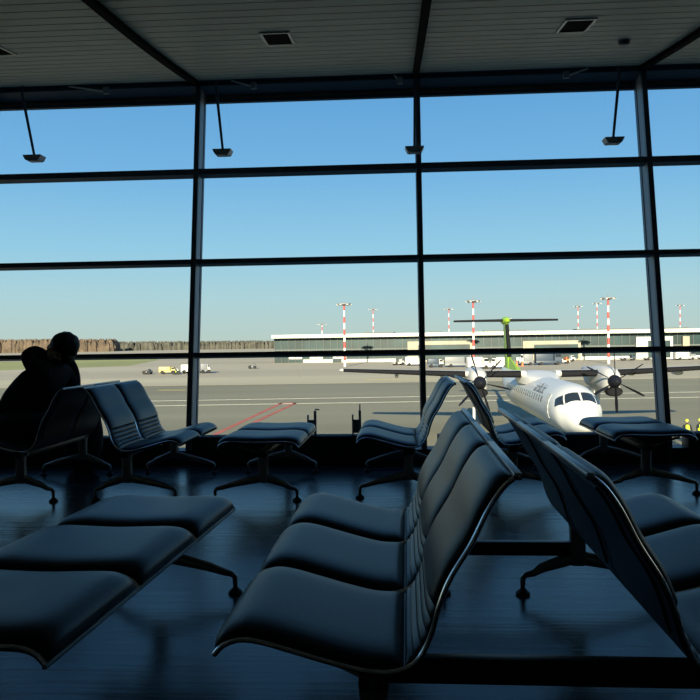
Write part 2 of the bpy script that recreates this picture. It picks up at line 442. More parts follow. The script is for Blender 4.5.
# spotlights that hang on slanting rods in front of the glass
for ptop, pbot, lab in (((-3.09, 7.2, 3.62), (-3.02, 7.3, 3.02), 'small spotlight on a thin slanted rod near the left picture edge'),
                        ((-1.24, 7.2, 3.64), (-1.20, 7.3, 3.05), 'small spotlight on a thin rod just right of the left mullion'),
                        ((0.66, 7.2, 3.64), (0.66, 7.3, 3.05), 'small spotlight mostly hidden behind the centre mullion top'),
                        ((2.60, 7.2, 3.70), (2.57, 7.3, 3.11), 'small spotlight on a thin rod just left of the right mullion')):
    pt, pb = Vector(ptop), Vector(pbot)
    if abs(pt.x - 0.66) < 0.01:                        # behind the mullion, outside
        pt.x = 0.655; pb.x = 0.65
    E0 = Vector((0, 0, EYE))
    pt = E0 + (pt - E0) * ((P0 + N * 0.60 - E0).dot(N) / (pt - E0).dot(N)); pb = E0 + (pb - E0) * ((P0 + N * 0.42 - E0).dot(N) / (pb - E0).dot(N))
    root = empty('rod_spotlight', pt, ROT, label=lab, cat='spotlight', group='rod spotlights along the window head')
    d = root.matrix_basis.inverted() @ pb
    bm = bmesh.new(); tube(bm, [(0, 0.10, 0.22), (0, 0.02, 0.03), (0, 0, 0.0), d], [0.016, 0.018, 0.016, 0.013], 10); link('rod', bm, M['frame'], root)
    bm = bmesh.new(); vv = box(bm, -0.10 + d.x, 0.10 + d.x, d.y - 0.07, d.y + 0.07, d.z - 0.055, d.z)
    for v in vv:
        if v.co.z < d.z - 0.04: v.co.x = d.x + (v.co.x - d.x) * 0.7
    bmesh.ops.bevel(bm, geom=list(bm.edges), offset=0.006, segments=2, affect='EDGES')
    link('lamp_head', bm, M['hinge'], root)
    bm = bmesh.new(); box(bm, d.x - 0.05, d.x + 0.05, d.y - 0.04, d.y + 0.04, d.z - 0.061, d.z - 0.055); link('lens', bm, M['silver'], root, smooth=False)
# opener arms at the window head
for sA, sB, lab in ((-3.03, -2.62, 'thin silver window opener arm at the head beam near the left picture edge'), (-1.26, -1.02, 'thin silver window opener arm above the second spotlight'),
                    (0.47, 0.53, 'short silver window opener arm at the top of the centre mullion'), (2.48, 2.25, 'thin silver window opener arm above the right spotlight')):
    a = P0 + U * sA + V * 4.03 - G * 0.03; b = P0 + U * sB + V * 3.95 + G * 0.06 - G * 0.1
    root = empty('window_opener', a, ROT, label=lab, cat='window opener', group='window opener arms at the head beam')
    d = root.matrix_basis.inverted() @ b
    bm = bmesh.new(); tube(bm, [(0, 0, 0), d], 0.009, 8); link('arm', bm, M['silver'], root)
    bm = bmesh.new(); box(bm, d.x - 0.03, d.x + 0.03, d.y - 0.01, d.y + 0.03, d.z - 0.02, d.z + 0.05, 0.004); link('bracket', bm, M['hinge'], root)

# ------------------------------------------------------------------ beam seating
PROF = [(0.0, 0.425), (0.022, 0.448), (0.067, 0.463), (0.12, 0.457), (0.183, 0.44), (0.291, 0.41), (0.375, 0.392), (0.44, 0.393), (0.490, 0.418), (0.523, 0.475), (0.546, 0.551), (0.573, 0.617), (0.624, 0.70), (0.663, 0.778), (0.70, 0.833), (0.735, 0.862)]
OTTO = [(0.0, 0.415), (0.025, 0.440), (0.07, 0.453), (0.16, 0.452), (0.28, 0.448), (0.40, 0.450), (0.49, 0.453), (0.56, 0.445), (0.585, 0.430), (0.60, 0.412)]
PITCH = 0.57
def prof_pts(prof, n):
    Q = spline([(x, 0, z) for x, z in prof], n); T = []
    for i in range(n):
        t = (Q[min(i + 1, n - 1)] - Q[max(i - 1, 0)]).normalized(); T.append(Vector((-t.z, 0, t.x)))
    return Q, T
def pad(prof, n, i0, i1, y0, y1, base, thick, mir, rib=None, ny=16, taper=0.05, both=True):
    Q, T = prof_pts(prof, n); bm = bmesh.new()
    tot = i1 - i0; top = []; bot = []
    seglen = sum((Q[i + 1] - Q[i]).length for i in range(n - 1)) / (n - 1)
    for i in range(i0, i1 + 1):
        ds = min(i - i0, i1 - i) * seglen
        e = min(1.0, ds / taper); e = math.sqrt(max(0.0, 1 - (1 - e) ** 2))
        rt, rb = [], []
        for j in range(ny + 1):
            v = -math.cos(math.pi * j / ny)          # denser at the sides
            pr = max(0.0, 1 - abs(v) ** 7) ** 0.5
            th = thick * pr * (0.12 + 0.88 * e)
            if rib and rib[0] <= i <= rib[1]:
                ph = (i - rib[0]) / (rib[1] - rib[0]) * rib[2]
                th -= thick * (0.22 + 0.30 * (abs(math.cos(math.pi * ph)) ** 5)) * pr
            y = (y0 + y1) / 2 + v * (y1 - y0) / 2
            p = Q[i] + T[i] * (base + th); pb = Q[i] + T[i] * base
            rt.append(bm.verts.new((mir(p.x), y, p.z))); rb.append(bm.verts.new((mir(pb.x), y, pb.z)))
        top.append(rt); bot.append(rb)
    for a in range(tot):
        for j in range(ny):
            bm.faces.new((top[a][j], top[a + 1][j], top[a + 1][j + 1], top[a][j + 1]))
            bm.faces.new((bot[a][j], bot[a][j + 1], bot[a + 1][j + 1], bot[a + 1][j]))
        bm.faces.new((top[a][0], bot[a][0], bot[a + 1][0], top[a + 1][0]))
        bm.faces.new((top[a][ny], top[a + 1][ny], bot[a + 1][ny], bot[a][ny]))
    for a, sgn in ((0, 1), (tot, -1)):
        for j in range(ny): bm.faces.new((top[a][j], top[a][j + 1], bot[a][j + 1], bot[a][j]))
    return bm
def rail(prof, n, y, mir, r=0.0065):
    Q, T = prof_pts(prof, n); bm = bmesh.new()
    tube(bm, [(mir(q.x), y, q.z) for q in Q], r, 8, side=(0, 1, 0)); return bm
def strip(prof, n, y0, y1, o0, o1, mir, i0=0, i1=None):
    """solid strip that follows the profile, between normal offsets o0..o1 and y0..y1"""
    Q, T = prof_pts(prof, n); bm = bmesh.new(); prev = None
    i1 = n - 1 if i1 is None else i1
    for i in range(i0, i1 + 1):
        cur = [bm.verts.new((mir((Q[i] + T[i] * o).x), y, (Q[i] + T[i] * o).z)) for y, o in ((y0, o0), (y1, o0), (y1, o1), (y0, o1))]
        if prev:
            for a in range(4): bm.faces.new((prev[a], prev[(a + 1) % 4], cur[(a + 1) % 4], cur[a]))
        else: bm.faces.new(cur)
        prev = cur
    bm.faces.new(prev[::-1])
    return bm
NP = 61
def make_seat(kind, mir, parent):
    """seat shell (part) > cushions, rails (sub-parts); near edge at y=0"""
    if kind == 'chair':
        sh = link('seat_shell', strip(PROF, NP, 0.012, PITCH - 0.012, -0.008, 0.0, mir), M['shell'], parent)
        link('seat_cushion', pad(PROF, 91, 0, 42, 0.014, PITCH - 0.014, 0.0005, 0.030, mir), M['leather'], sh)
        link('back_cushion', pad(PROF, 91, 42, 89, 0.014, PITCH - 0.014, 0.0005, 0.030, mir, rib=(42, 57, 5)), M['leather'], sh)
        for y in (0.0, PITCH - 0.012):
            link('side_rail', rail(PROF, NP, y + 0.006, mir), M['chrome'], sh)
        Q, T = prof_pts(PROF, NP); q = Q[-1]
        bm = bmesh.new(); xs = sorted((mir(q.x - 0.012), mir(q.x + 0.008)))
        box(bm, xs[0], xs[1], 0.0, PITCH, q.z - 0.012, q.z + 0.006, 0.003)
        link('top_rail', bm, M['satin'], sh)
        link('back_panel', strip(PROF, NP, 0.07, PITCH - 0.07, -0.014, -0.0085, mir, 34, 57), M['shell'], sh)
    else:
        sh = link('seat_shell', strip(OTTO, 41, 0.012, PITCH - 0.012, -0.014, 0.0, mir), M['shell'], parent)
        link('seat_cushion', pad(OTTO, 61, 0, 60, 0.014, PITCH - 0.014, 0.0005, 0.036, mir), M['leather'], sh)
        for y in (0.0, PITCH - 0.012):
            link('side_rail', rail(OTTO, 41, y + 0.006, mir), M['chrome'], sh)
        for xa in (0.0, 0.60):
            bm = bmesh.new(); xs = sorted((mir(xa - 0.006), mir(xa + 0.006)))
            box(bm, xs[0], xs[1], 0.0, PITCH, 0.404, 0.418, 0.002); link('edge_rail', bm, M['satin'], sh)
    return sh
def make_leg(mir, xp, y, parent, front_tip=0.37, back_tip=0.25):
    bm = bmesh.new()
    # rectangular tapered post
    pr = [(0.345, 0.038, 0.026), (0.30, 0.034, 0.024), (0.20, 0.034, 0.022), (0.165, 0.040, 0.022), (0.140, 0.030, 0.020)]
    rings = []
    for z, hx, hy in pr:
        c = mir(xp); rings.append([bm.verts.new((c + a * hx, y + b * hy, z)) for a, b in ((-1, -0.7), (-0.8, -1), (0.8, -1), (1, -0.7), (1, 0.7), (0.8, 1), (-0.8, 1), (-1, 0.7))])
    for a, b in zip(rings, rings[1:]):
        for k in range(8): bm.faces.new((a[k], a[(k + 1) % 8], b[(k + 1) % 8], b[k]))
    bm.faces.new(rings[0]); bm.faces.new(rings[-1][::-1])
    for sg, L in ((-1, front_tip), (1, back_tip)):
        path = [(0.0, 0.172), (0.04, 0.168), (L * 0.35, 0.150), (L * 0.65, 0.125), (L - 0.05, 0.101), (L - 0.015, 0.093), (L, 0.078), (L, 0.045)]
        pts = [(mir(xp + sg * a), y, z) for a, z in path]
        rad = [(0.020, 0.034), (0.020, 0.032), (0.020, 0.028), (0.019, 0.023), (0.018, 0.018), (0.016, 0.015), (0.014, 0.014), (0.012, 0.012)]
        # side vector keeps the flat section upright
        tube(bm, pts, [(b, a) for a, b in rad], 10, side=(0, 1, 0))
    leg = link('leg', bm, M['legmetal'], parent)
    for sg, L in ((-1, front_tip), (1, back_tip)):
        bm = bmesh.new(); lathe(bm, [(0.010, 0.05), (0.011, 0.03), (0.020, 0.022), (0.033, 0.010), (0.033, 0.0), (0.002, 0.0)], 16, (mir(xp + sg * L), y, 0.0))
        link('glide', bm, M['rubber'], leg)
    # curved carrier arms from post to the seat edges
    bm = bmesh.new()
    f = 0.36
    tube(bm, [(mir(xp - 0.26), y + 0.03, 0.424), (mir(xp - 0.16), y + 0.03, 0.402), (mir(xp - 0.07), y + 0.02, 0.374), (mir(xp), y, 0.352), (mir(xp + 0.05), y + 0.02, 0.362)], [(0.008, 0.008), (0.012, 0.016), (0.014, 0.026), (0.016, 0.03), (0.012, 0.014)], 8, side=(0, 1, 0))
    link('carrier_arm', bm, M['legmetal'], leg)
    return leg
def make_bench(root, kind, n, facing, tipx, legs, xp=0.385, y_ext=(0.0, 0.0)):
    """facing -1: seats face local -x with their front edge at tipx; +1: mirrored"""
    mir = (lambda x: tipx + x) if facing < 0 else (lambda x: tipx - x)
    first = None
    for k in range(n):
        if first is None: first = make_seat(kind, mir, root)
        else:
            c = copy_tree(first, root); c.location.y = k * PITCH
    for y in legs: make_leg(mir, xp, y, root)
    a = min(0.03, min(legs) - 0.05) + y_ext[0]; b = max(n * PITCH - 0.03, max(legs) + 0.05)
    bm = bmesh.new(); xs = sorted((mir(xp - 0.035), mir(xp + 0.035))); box(bm, xs[0], xs[1], a, b, 0.335, 0.378, 0.008)
    link('beam', bm, M['shell'], root)
    return mir

A43 = R(-4.3)
# near pair, joined by two cross bars: one rigid thing
root = empty('beam_bench', (-0.342, 1.816, 0), A43,
             label='large foreground double bench, two back-to-back rows of three black leather seats joined by cross bars', cat='bench')
mH = make_bench(root, 'chair', 3, -1, 0.0, (0.07, 1.74))
mI = make_bench(root, 'chair', 3, +1, 1.633, (0.07, 1.74))
for y, zb in ((0.10, 0.33), (1.74, 0.185)):
    bm = bmesh.new(); box(bm, mH(0.385) + 0.03, mI(0.385) - 0.03, y - 0.02, y + 0.02, zb, zb + 0.063, 0.004)
    link('cross_bar', bm, M['shell'], root)
bm = bmesh.new(); lathe(bm, [(0.001, -0.016), (0.014, -0.016), (0.017, -0.006), (0.017, 0.0), (0.001, 0.0)], 16, (mH(0.385), 0.03, 0.356), axis='Y'); link('beam_bolt', bm, M['chrome'], root)

# near left backless bench
A65 = R(-6.6)
root = empty('beam_bench', (-0.745, 1.80, 0), A65, label='backless black leather bench of three pads in the left foreground', cat='bench')
make_bench(root, 'ottoman', 3, +1, 0.0, (0.07, 1.76), xp=0.385)

AF = R(-3.9)
root = empty('beam_bench', (-2.88, 5.66, 0), AF, label='black two-seat bench facing left that the person in the dark coat sits on', cat='bench')
make_bench(root, 'chair', 2, -1, 0.0, (0.10, 1.22), xp=0.355)
root = empty('beam_bench', (-1.27, 5.58, 0), AF, label='black two-seat bench facing right, backed against the person\'s bench', cat='bench')
make_bench(root, 'chair', 2, +1, 0.0, (0.10, 1.28), xp=0.44)
root = empty('beam_bench', (-0.99, 5.56, 0), AF, label='backless black two-pad bench before the window left of centre', cat='bench')
make_bench(root, 'ottoman', 2, -1, 0.0, (0.09, 1.33), xp=0.325)
root = empty('beam_bench', (0.040, 5.62, 0), AF, label='black two-seat bench facing left beside the centre mullion', cat='bench')
make_bench(root, 'chair', 2, -1, 0.0, (0.06, 1.22))
root = empty('beam_bench', (1.60, 5.60, 0), AF, label='black two-seat bench facing right with the propeller aircraft behind it', cat='bench')
make_bench(root, 'chair', 2, +1, 0.0, (0.08, 1.24))
root = empty('beam_bench', (2.575, 5.60, 0), AF, label='backless black two-pad bench near the right mullion', cat='bench')
make_bench(root, 'ottoman', 2, +1, 0.0, (0.05, 1.25), xp=0.36)

# small upright brackets on the heater behind the middle benches
for (x, y, sg, lab) in ((-0.385, 7.16, 1, 'small grey metal bracket on the heater beside the backless bench'), (0.055, 7.13, -1, 'small grey metal bracket on the heater beside the left-facing bench')):
    root = empty('end_bracket', (x, y + 0.26, 0.268), ROT, label=lab, cat='bracket', group='metal brackets on the window heater')
    bm = bmesh.new(); box(bm, -0.045, -0.030, -0.03, 0.03, 0.0, 0.20, 0.004); box(bm, 0.02, 0.045, -0.02, 0.02, 0.0, 0.24, 0.004); box(bm, -0.03, 0.02, -0.012, 0.012, 0.02, 0.15)
    link('plate', bm, M['hinge'], root)
    bm = bmesh.new(); tube(bm, [(0.032, 0, 0.235), (0.032, 0, 0.255), (0.075, 0, 0.25)] if sg > 0 else [(0.032, 0, 0.235), (0.034, 0, 0.30)], 0.007, 8); link('hook', bm, M['silver'], root)

# ------------------------------------------------------------------ people (skin modifier figures)
def skin_fig(name, verts, edges, material, parent=None, sub=2):
    me = bpy.data.meshes.new(name); me.from_pydata([v[0] for v in verts], edges, []); me.materials.append(material)
    o = bpy.data.objects.new(name, me); col.objects.link(o)
    if parent: o.parent = parent
    md = o.modifiers.new('skin', 'SKIN'); md.use_smooth_shade = True
    for i, v in enumerate(verts):
        r = v[1]; me.skin_vertices[0].data[i].radius = r if isinstance(r, tuple) else (r, r)
    me.skin_vertices[0].data[0].use_root = True
    s = o.modifiers.new('sub', 'SUBSURF'); s.levels = sub; s.render_levels = sub
    return o
def chain(*pts):  # [(pos, r)...] -> verts, edges
    return list(pts), [(i, i + 1) for i in range(len(pts) - 1)]
def ellips(bm, c, r, seg=20, ring=14, rot=None):
    res = bmesh.ops.create_uvsphere(bm, u_segments=seg, v_segments=ring, radius=1)
    for v in res['verts']:
        p = Vector((v.co.x * r[0], v.co.y * r[1], v.co.z * r[2]))
        if rot: p = rot @ p
        v.co = p + Vector(c)
    return res['verts']

# seated traveller: hips on the seat, leaning back, left arm raised to the head
PX, PY = -2.62, 6.05
SHX = 0.055
root = empty('person', (PX, PY, 0), 0, label='person in a black coat reclining on the left bench, one arm raised to the head', cat='person')
V_ = []; E_ = []
def add(p, r): V_.append(((p[0] + SHX - PX, p[1] - PY, p[2]), r)); return len(V_) - 1
def con(*ids):
    for a, b in zip(ids, ids[1:]): E_.append((a, b))
pel = add((-2.74, 6.20, 0.57), (0.19, 0.24))
wai = add((-2.76, 6.20, 0.70), (0.20, 0.21))
che = add((-2.63, 6.20, 0.84), (0.175, 0.20))
ush = add((-2.52, 6.22, 0.955), (0.10, 0.15))
nek = add((-2.475, 6.22, 1.04), (0.062, 0.062))
hed = add((-2.44, 6.21, 1.10), (0.075, 0.075))
con(pel, wai, che, ush, nek, hed)
ls = add((-2.53, 6.07, 0.955), 0.075); le = add((-2.635, 5.99, 1.11), 0.072); lf = add((-2.585, 6.03, 1.145), 0.062); lw = add((-2.50, 6.07, 1.115), 0.036)
con(ush, ls, le, lf, lw)
rs = add((-2.46, 6.36, 0.94), 0.085); re_ = add((-2.385, 6.42, 0.80), 0.075); rw = add((-2.41, 6.40, 1.0), 0.045); rh = add((-2.43, 6.35, 1.09), 0.034)
con(ush, rs, re_)
E_.append((re_, rw)); E_.append((rw, rh))
for sy in (-0.12, 0.13):
    h = add((-2.83, 6.22 + sy, 0.53), 0.095); k_ = add((-3.15, 6.22 + sy * 1.2, 0.535), 0.075); kk = add((-3.22, 6.22 + sy * 1.2, 0.50), 0.07); an = add((-3.27, 6.22 + sy * 1.2, 0.12), 0.045)
    con(pel, h, k_, kk, an)
skin_fig('body', V_, E_, M['coat'], root)
# head with face, facing left and slightly away
hr = Matrix.Rotation(R(14), 3, 'Y')
def hp(x, y, z): return tuple(hr @ Vector((x, y, z)) + Vector((-2.425 + SHX - PX, 6.20 - PY, 1.165)))
bm = bmesh.new(); ellips(bm, hp(0, 0, 0), (0.102, 0.080, 0.122), 28, 20, hr)
ellips(bm, hp(-0.035, 0, -0.055), (0.062, 0.058, 0.062), 20, 14, hr)           # jaw
ellips(bm, hp(-0.104, 0, -0.02), (0.016, 0.012, 0.022), 12, 8, hr)             # nose
ellips(bm, hp(0.0, -0.080, -0.015), (0.02, 0.01, 0.032), 12, 8, hr); ellips(bm, hp(0.0, 0.080, -0.015), (0.02, 0.01, 0.032), 12, 8, hr)
link('head', bm, M['skin'], root)
bm = bmesh.new()
for sy in (-0.032, 0.032): ellips(bm, hp(-0.086, sy, 0.008), (0.010, 0.013, 0.008), 10, 8, hr)
link('eyes', bm, M['glassdark'], root)
bm = bmesh.new(); ellips(bm, hp(-0.090, 0, -0.062), (0.010, 0.024, 0.006), 10, 8, hr); link('mouth', bm, mat('lips', (0.3, 0.12, 0.1), 0.5), root)
bm = bmesh.new(); vs1 = ellips(bm, hp(0.022, 0, 0.022), (0.116, 0.100, 0.120), 36, 26, hr)
for v in vs1:
    n_ = noise.noise(v.co * 22); c_ = Vector(hp(0.022, 0, 0.022)); v.co = c_ + (v.co - c_) * (1 + 0.09 * n_)
ellips(bm, hp(0.065, 0, -0.05), (0.055, 0.075, 0.07), 20, 14, hr)
link('hair', bm, M['hair'], root)
# hood bunched behind the neck and a coat skirt over the seat
bm = bmesh.new(); vs1 = ellips(bm, (-2.60 + SHX - PX, 6.12 - PY, 1.075), (0.09, 0.12, 0.105), 24, 18)
for v in vs1: v.co += Vector((1, 1, 1)) * 0.012 * noise.noise(v.co * 14)
link('hood', bm, M['coat'], root)
# hands
def hand(name, wrist, direction, up, parent, size=1.0, mt=None):
    d = Vector(direction).normalized(); up = Vector(up).normalized(); sd_ = d.cross(up).normalized(); up = sd_.cross(d).normalized()
    W = Vector(wrist)
    vs2 = [((W), 0.024 * size), ((W + d * 0.045 * size), (0.018 * size, 0.034 * size)), ((W + d * 0.085 * size), (0.014 * size, 0.036 * size))]
    ed = [(0, 1), (1, 2)]
    for k, (off, L) in enumerate(((-0.030, 0.065), (-0.010, 0.075), (0.010, 0.072), (0.029, 0.056))):
        b = W + d * 0.085 * size + sd_ * off * size
        p1 = b + d * L * 0.35 * size; p2 = p1 + (d * 0.8 - up * 0.5).normalized() * L * 0.35 * size; p3 = p2 + (d * 0.5 - up * 0.85).normalized() * L * 0.3 * size
        i0 = len(vs2); vs2 += [(b, 0.009 * size), (p1, 0.0085 * size), (p2, 0.008 * size), (p3, 0.007 * size)]
        ed += [(2, i0), (i0, i0 + 1), (i0 + 1, i0 + 2), (i0 + 2, i0 + 3)]
    i0 = len(vs2); t1 = W + d * 0.03 * size - sd_ * 0.035 * size; t2 = t1 + (d - sd_ * 0.8).normalized() * 0.035 * size; t3 = t2 + (d - sd_ * 0.2).normalized() * 0.03 * size
    vs2 += [(t1, 0.011 * size), (t2, 0.010 * size), (t3, 0.008 * size)]; ed += [(0, i0), (i0, i0 + 1), (i0 + 1, i0 + 2)]
    return skin_fig(name, [(tuple(p), r) for p, r in vs2], ed, mt or M['skin'], parent, 1)
hand('hand', (-2.515 + SHX - PX, 6.065 - PY, 1.12), (0.75, 0.35, -0.1), (0.2, -0.8, 0.3), root)
hand('hand', (-2.425 + SHX - PX, 6.345 - PY, 1.075), (-0.1, -0.3, 1.0), (0.9, 0.3, 0.1), root)
bm = bmesh.new(); vs1 = ellips(bm, (-2.66 - PX, 6.12 - PY, 0.55), (0.24, 0.26, 0.13), 24, 16)
for v in vs1: v.co += Vector((1, 1, 1)) * 0.012 * noise.noise(v.co * 9)
link('coat_skirt', bm, M['coat'], root)
# shoes
for sy in (-0.12, 0.13):
    bm = bmesh.new(); vs1 = ellips(bm, (-3.33 + SHX - PX, 6.22 + sy * 1.2 - PY, 0.052), (0.14, 0.05, 0.052), 20, 12)
    for v in vs1: v.co.z = max(v.co.z, 0.0)
    link('shoe', bm, M['rubber'], root)

# dark coat / bag slumped between the two backs
root = empty('rucksack', (-1.95, 6.95, 0.0), 0, label='tall dark bag on the floor between the person\'s bench and the window', cat='bag')
root.location = (-2.52, 7.06, 0.0)
bm = bmesh.new(); vs1 = ellips(bm, (0, 0, 0.36), (0.19, 0.13, 0.38), 28, 20)
for v in vs1:
    v.co += v.co.normalized() * 0.03 * noise.noise(v.co * 7)
    if v.co.z < 0.03: v.co.z = 0.0
link('bag_body', bm, M['coat'], root)
bm = bmesh.new(); tube(bm, [(-0.05, 0, 0.72), (-0.03, 0, 0.77), (0.03, 0, 0.77), (0.05, 0, 0.72)], 0.01, 8); link('handle', bm, M['coat'], root)

# ------------------------------------------------------------------ outside ground
def gpoly(name, pts, m, z, kind=None):
    bm = bmesh.new(); vt = [bm.verts.new((x, y, z)) for x, y in pts]; vb = [bm.verts.new((x, y, z - 0.01)) for x, y in pts]
    bm.faces.new(vt); bm.faces.new(vb[::-1]); n = len(pts)
    for i in range(n): bm.faces.new((vt[i], vt[(i + 1) % n], vb[(i + 1) % n], vb[i]))
    o = link(name, bm, m, smooth=False)
    if kind: o['kind'] = kind
    return o
gpoly('ground', [(-1800, 7.0), (1800, 7.0), (1800, 2200), (-1800, 2200)], M['concrete_far'], APRON - 0.02, 'structure')
def band(d0, d1): return [(x, d - x * 0.0) for x, d in ()]
SL = 0.06  # ground bands run parallel to the facade
gpoly('apron_asphalt', [(-400, 8), (400, 8), (400, 123 - 0.0), (-400, 123)], M['asphalt'], APRON - 0.005, 'structure')
gpoly('apron_concrete', [(-400, 123.5), (400, 123.5), (400, 152), (-400, 152)], M['concrete'], APRON - 0.005, 'structure')
gpoly('grass_field', [(-900, 165), (-112, 205), (-72, 245), (-84, 330), (-110, 420), (-120, 560), (-900, 800)], M['grass'], APRON - 0.008, 'structure')
gpoly('taxiway', [(-900, 330), (-150, 345), (-110, 380), (-160, 400), (-900, 370)], M['concrete_far'], APRON - 0.004, 'structure')
def gline(name, a, b, wd, m, lab, cat='ground marking', grp=None):
    a = Vector((a[0], a[1], 0)); b = Vector((b[0], b[1], 0)); d = (b - a).normalized(); nrm = Vector((-d.y, d.x, 0)) * wd / 2
    o = gpoly(name, [(p.x, p.y) for p in (a - nrm, b - nrm, b + nrm, a + nrm)], m, APRON + 0.006)
    tag(o, lab, cat, grp); return o
gline('painted_line', (-90, 88), (90, 93.5), 0.5, M['whiteline'], 'farther of the two long white lines across the apron')
gline('painted_line', (-90, 81.5), (90, 85), 0.42, M['whiteline'], 'nearer of the two long white lines across the apron')
gline('painted_line', (-28.4, 111.5), (-24.2, 110.7), 0.7, M['yellowline'], 'short yellow dash on the apron above the right-facing left bench')
gline('painted_line', (-10.4, 52), (-7.7, 84.2), 0.42, M['redline'], 'left edge line of the red marking on the apron')
gline('painted_line', (-8.6, 60), (-6.1, 84.2), 0.42, M['redline'], 'right edge line of the red marking on the apron')
gline('painted_line', (-7.9, 84.0), (-5.9, 83.8), 0.9, M['redline'], 'far short crossing end of the red apron marking')
gline('painted_line', (2.5, 133), (15, 134), 1.2, M['yellowline'], 'faint yellow hatched patch on the apron beyond the centre mullion')
gline('painted_line', (18.4, 84.5), (20.0, 78), 0.6, M['yellowline'], 'short yellow mark on the apron beside the aircraft fuselage')

# ------------------------------------------------------------------ forest on the horizon (uncountable)
def forest(name, x0_, x1_, d0, d1, h0, h1, n, m, lab):
    bm = bmesh.new(); rnd = random.Random(hash(name) % 1000 if False else len(name))
    for k in range(n):
        t = (k + rnd.random()) / n; x = x0_ + (x1_ - x0_) * t; d = d0 + (d1 - d0) * t + rnd.uniform(-10, 25)
        h = (h0 + (h1 - h0) * t) * rnd.uniform(0.74, 1.03); r = h * rnd.uniform(0.18, 0.34)
        c = Vector((x, d, 0))
        ring = []
        for (rr, zz) in ((0.9, 0.0), (1.0, 0.3), (0.7, 0.65), (0.3, 0.88)):
            ring.append([bm.verts.new((c.x + r * rr * math.cos(a * 1.047 + k) * rnd.uniform(0.8, 1.2), c.y + r * rr * math.sin(a * 1.047 + k), h * zz * rnd.uniform(0.95, 1.05))) for a in range(6)])
        topv = bm.verts.new((c.x, c.y, h))
        for a, b in zip(ring, ring[1:]):
            for q in range(6): bm.faces.new((a[q], a[(q + 1) % 6], b[(q + 1) % 6], b[q]))
        for q in range(6): bm.faces.new((ring[-1][q], ring[-1][(q + 1) % 6], topv))
    o = link(name, bm, m, smooth=False); o.location.z = APRON
    tag(o, lab, 'forest', kind='stuff'); return o
forest('birch_forest', -480, -270, 830, 860, 16.5, 14.5, 1300, M['birch'], 'brown leafless birch forest on the far left horizon')
forest('pine_forest', -560, 60, 905, 960, 13.5, 9.5, 2400, M['pine'], 'dark green distant forest along the horizon left of the terminal')

# ------------------------------------------------------------------ terminal
TA = R(-7.5)
term = empty('terminal_building', (-25.6, 254, APRON), TA, label='long low terminal building with white roof edge and glazed front across the apron', cat='building')
TL = 190
bm = bmesh.new(); box(bm, -0.3, TL, -2.5, 40, 8.2, 9.4, 0.15); link('roof', bm, M['fascia'], term, smooth=False)
bm = bmesh.new(); box(bm, 0, TL, 0.6, 38, 0, 8.15); link('glass_wall', bm, M['termglass'], term, smooth=False)
k = 0; x = 0.0
while x < TL and k < 78:
    bm = bmesh.new(); box(bm, x, x + 0.16, 0.2, 0.6, 0.0, 8.2); link('column', bm, M['termcol'], term, smooth=False); x += 2.4; k += 1
bm = bmesh.new(); box(bm, 0, TL, 0.1, 0.7, 4.0, 4.5); link('floor_band', bm, M['termcol'], term, smooth=False)
for a, b in ((10, 20), (23, 41), (80, 118), (132, 150)):
    bm = bmesh.new(); box(bm, a, b, -0.2, 0.6, 0, 1.0); link('low_wall', bm, M['fascia'], term, smooth=False)
for a, b, zt, mm in ((45, 66, 6.6, 'beige'), (82, 100, 6.2, 'beige'), (117, 128, 7.0, 'dirtywhite'), (131, 133, 7.0, 'beige')):
    bl = bmesh.new(); box(bl, a, b, -1.2, 0.6, 0, zt)
    blk = link('entrance_block', bl, M[mm], term, smooth=False)
    if b - a > 5:
        bm = bmesh.new(); box(bm, a + 3.5, b - 0.8, -1.3, -1.2, 0.4, zt - 1.2); link('block_glazing', bm, M['termglass'], blk, smooth=False)
for a in (5, 12, 20, 48, 57, 88, 96, 140): # pale floor-level panels
    bm = bmesh.new(); box(bm, a, a + 4.5, 0.35, 0.59, 1.2, 2.2); link('pale_panel', bm, M['dirtywhite'], term, smooth=False)
for a, b in ((30, 40), (52, 56), (70, 84), (100, 118), (125, 135), (150, 158)):
    bm = bmesh.new(); box(bm, a, b, 6, 14, 9.4, 9.9); link('roof_unit', bm, M['termcol'], term, smooth=False)

# ------------------------------------------------------------------ light masts
def mast(px200, z200, d, lab, grp='red and white floodlight masts'):
    x = px200 * d / 200; zt = EYE + (z200 - EYE) * d / 200; h = zt - APRON
    root = empty('floodlight_mast', (x, d, APRON), 0, label=lab, cat='mast', group=grp)
    bm = bmesh.new(); tube(bm, [(0, 0, 0), (0, 0, h - 0.4)], [0.34, 0.24] if d < 300 else [0.24, 0.16], 10); link('pole', bm, M['mast'], root)
    bm = bmesh.new(); rr = 1.9 if d < 300 else 1.3; lathe(bm, [(0.3, h - 0.9), (rr, h - 0.65), (rr, h - 0.40), (0.3, h - 0.25)], 14); link('lamp_ring', bm, M['greypaint'], root)
    bm = bmesh.new()
    for q in range(6): a = q * 1.047; ellips(bm, (1.8 * math.cos(a), 1.8 * math.sin(a), h - 0.75), (0.35, 0.35, 0.25), 8, 6)
    link('floodlights', bm, M['lamp'], root)
    bm = bmesh.new(); tube(bm, [(0, 0, h - 0.4), (0, 0, h + 0.9)], 0.08, 6); link('spike', bm, M['greypaint'], root)
mast(-1.41, 11.8, 205, 'tall near red and white mast left of the centre mullion')
mast(32.8, 12.11, 205, 'tall near red and white mast left of the green tail fin')
mast(68.59, 12.39, 198, 'tall near red and white mast right of the tail, left of the right mullion')
mast(-7.32, 6.32, 330, 'short distant mast behind the terminal, leftmost of all masts')
mast(6.26, 10.1, 330, 'distant mast behind the terminal just left of the centre mullion')
mast(26.3, 9.9, 330, 'distant mast behind the terminal right of the centre mullion, near the stabiliser tip')
mast(60.61, 10.12, 330, 'distant mast behind the terminal, first one right of the tail fin')
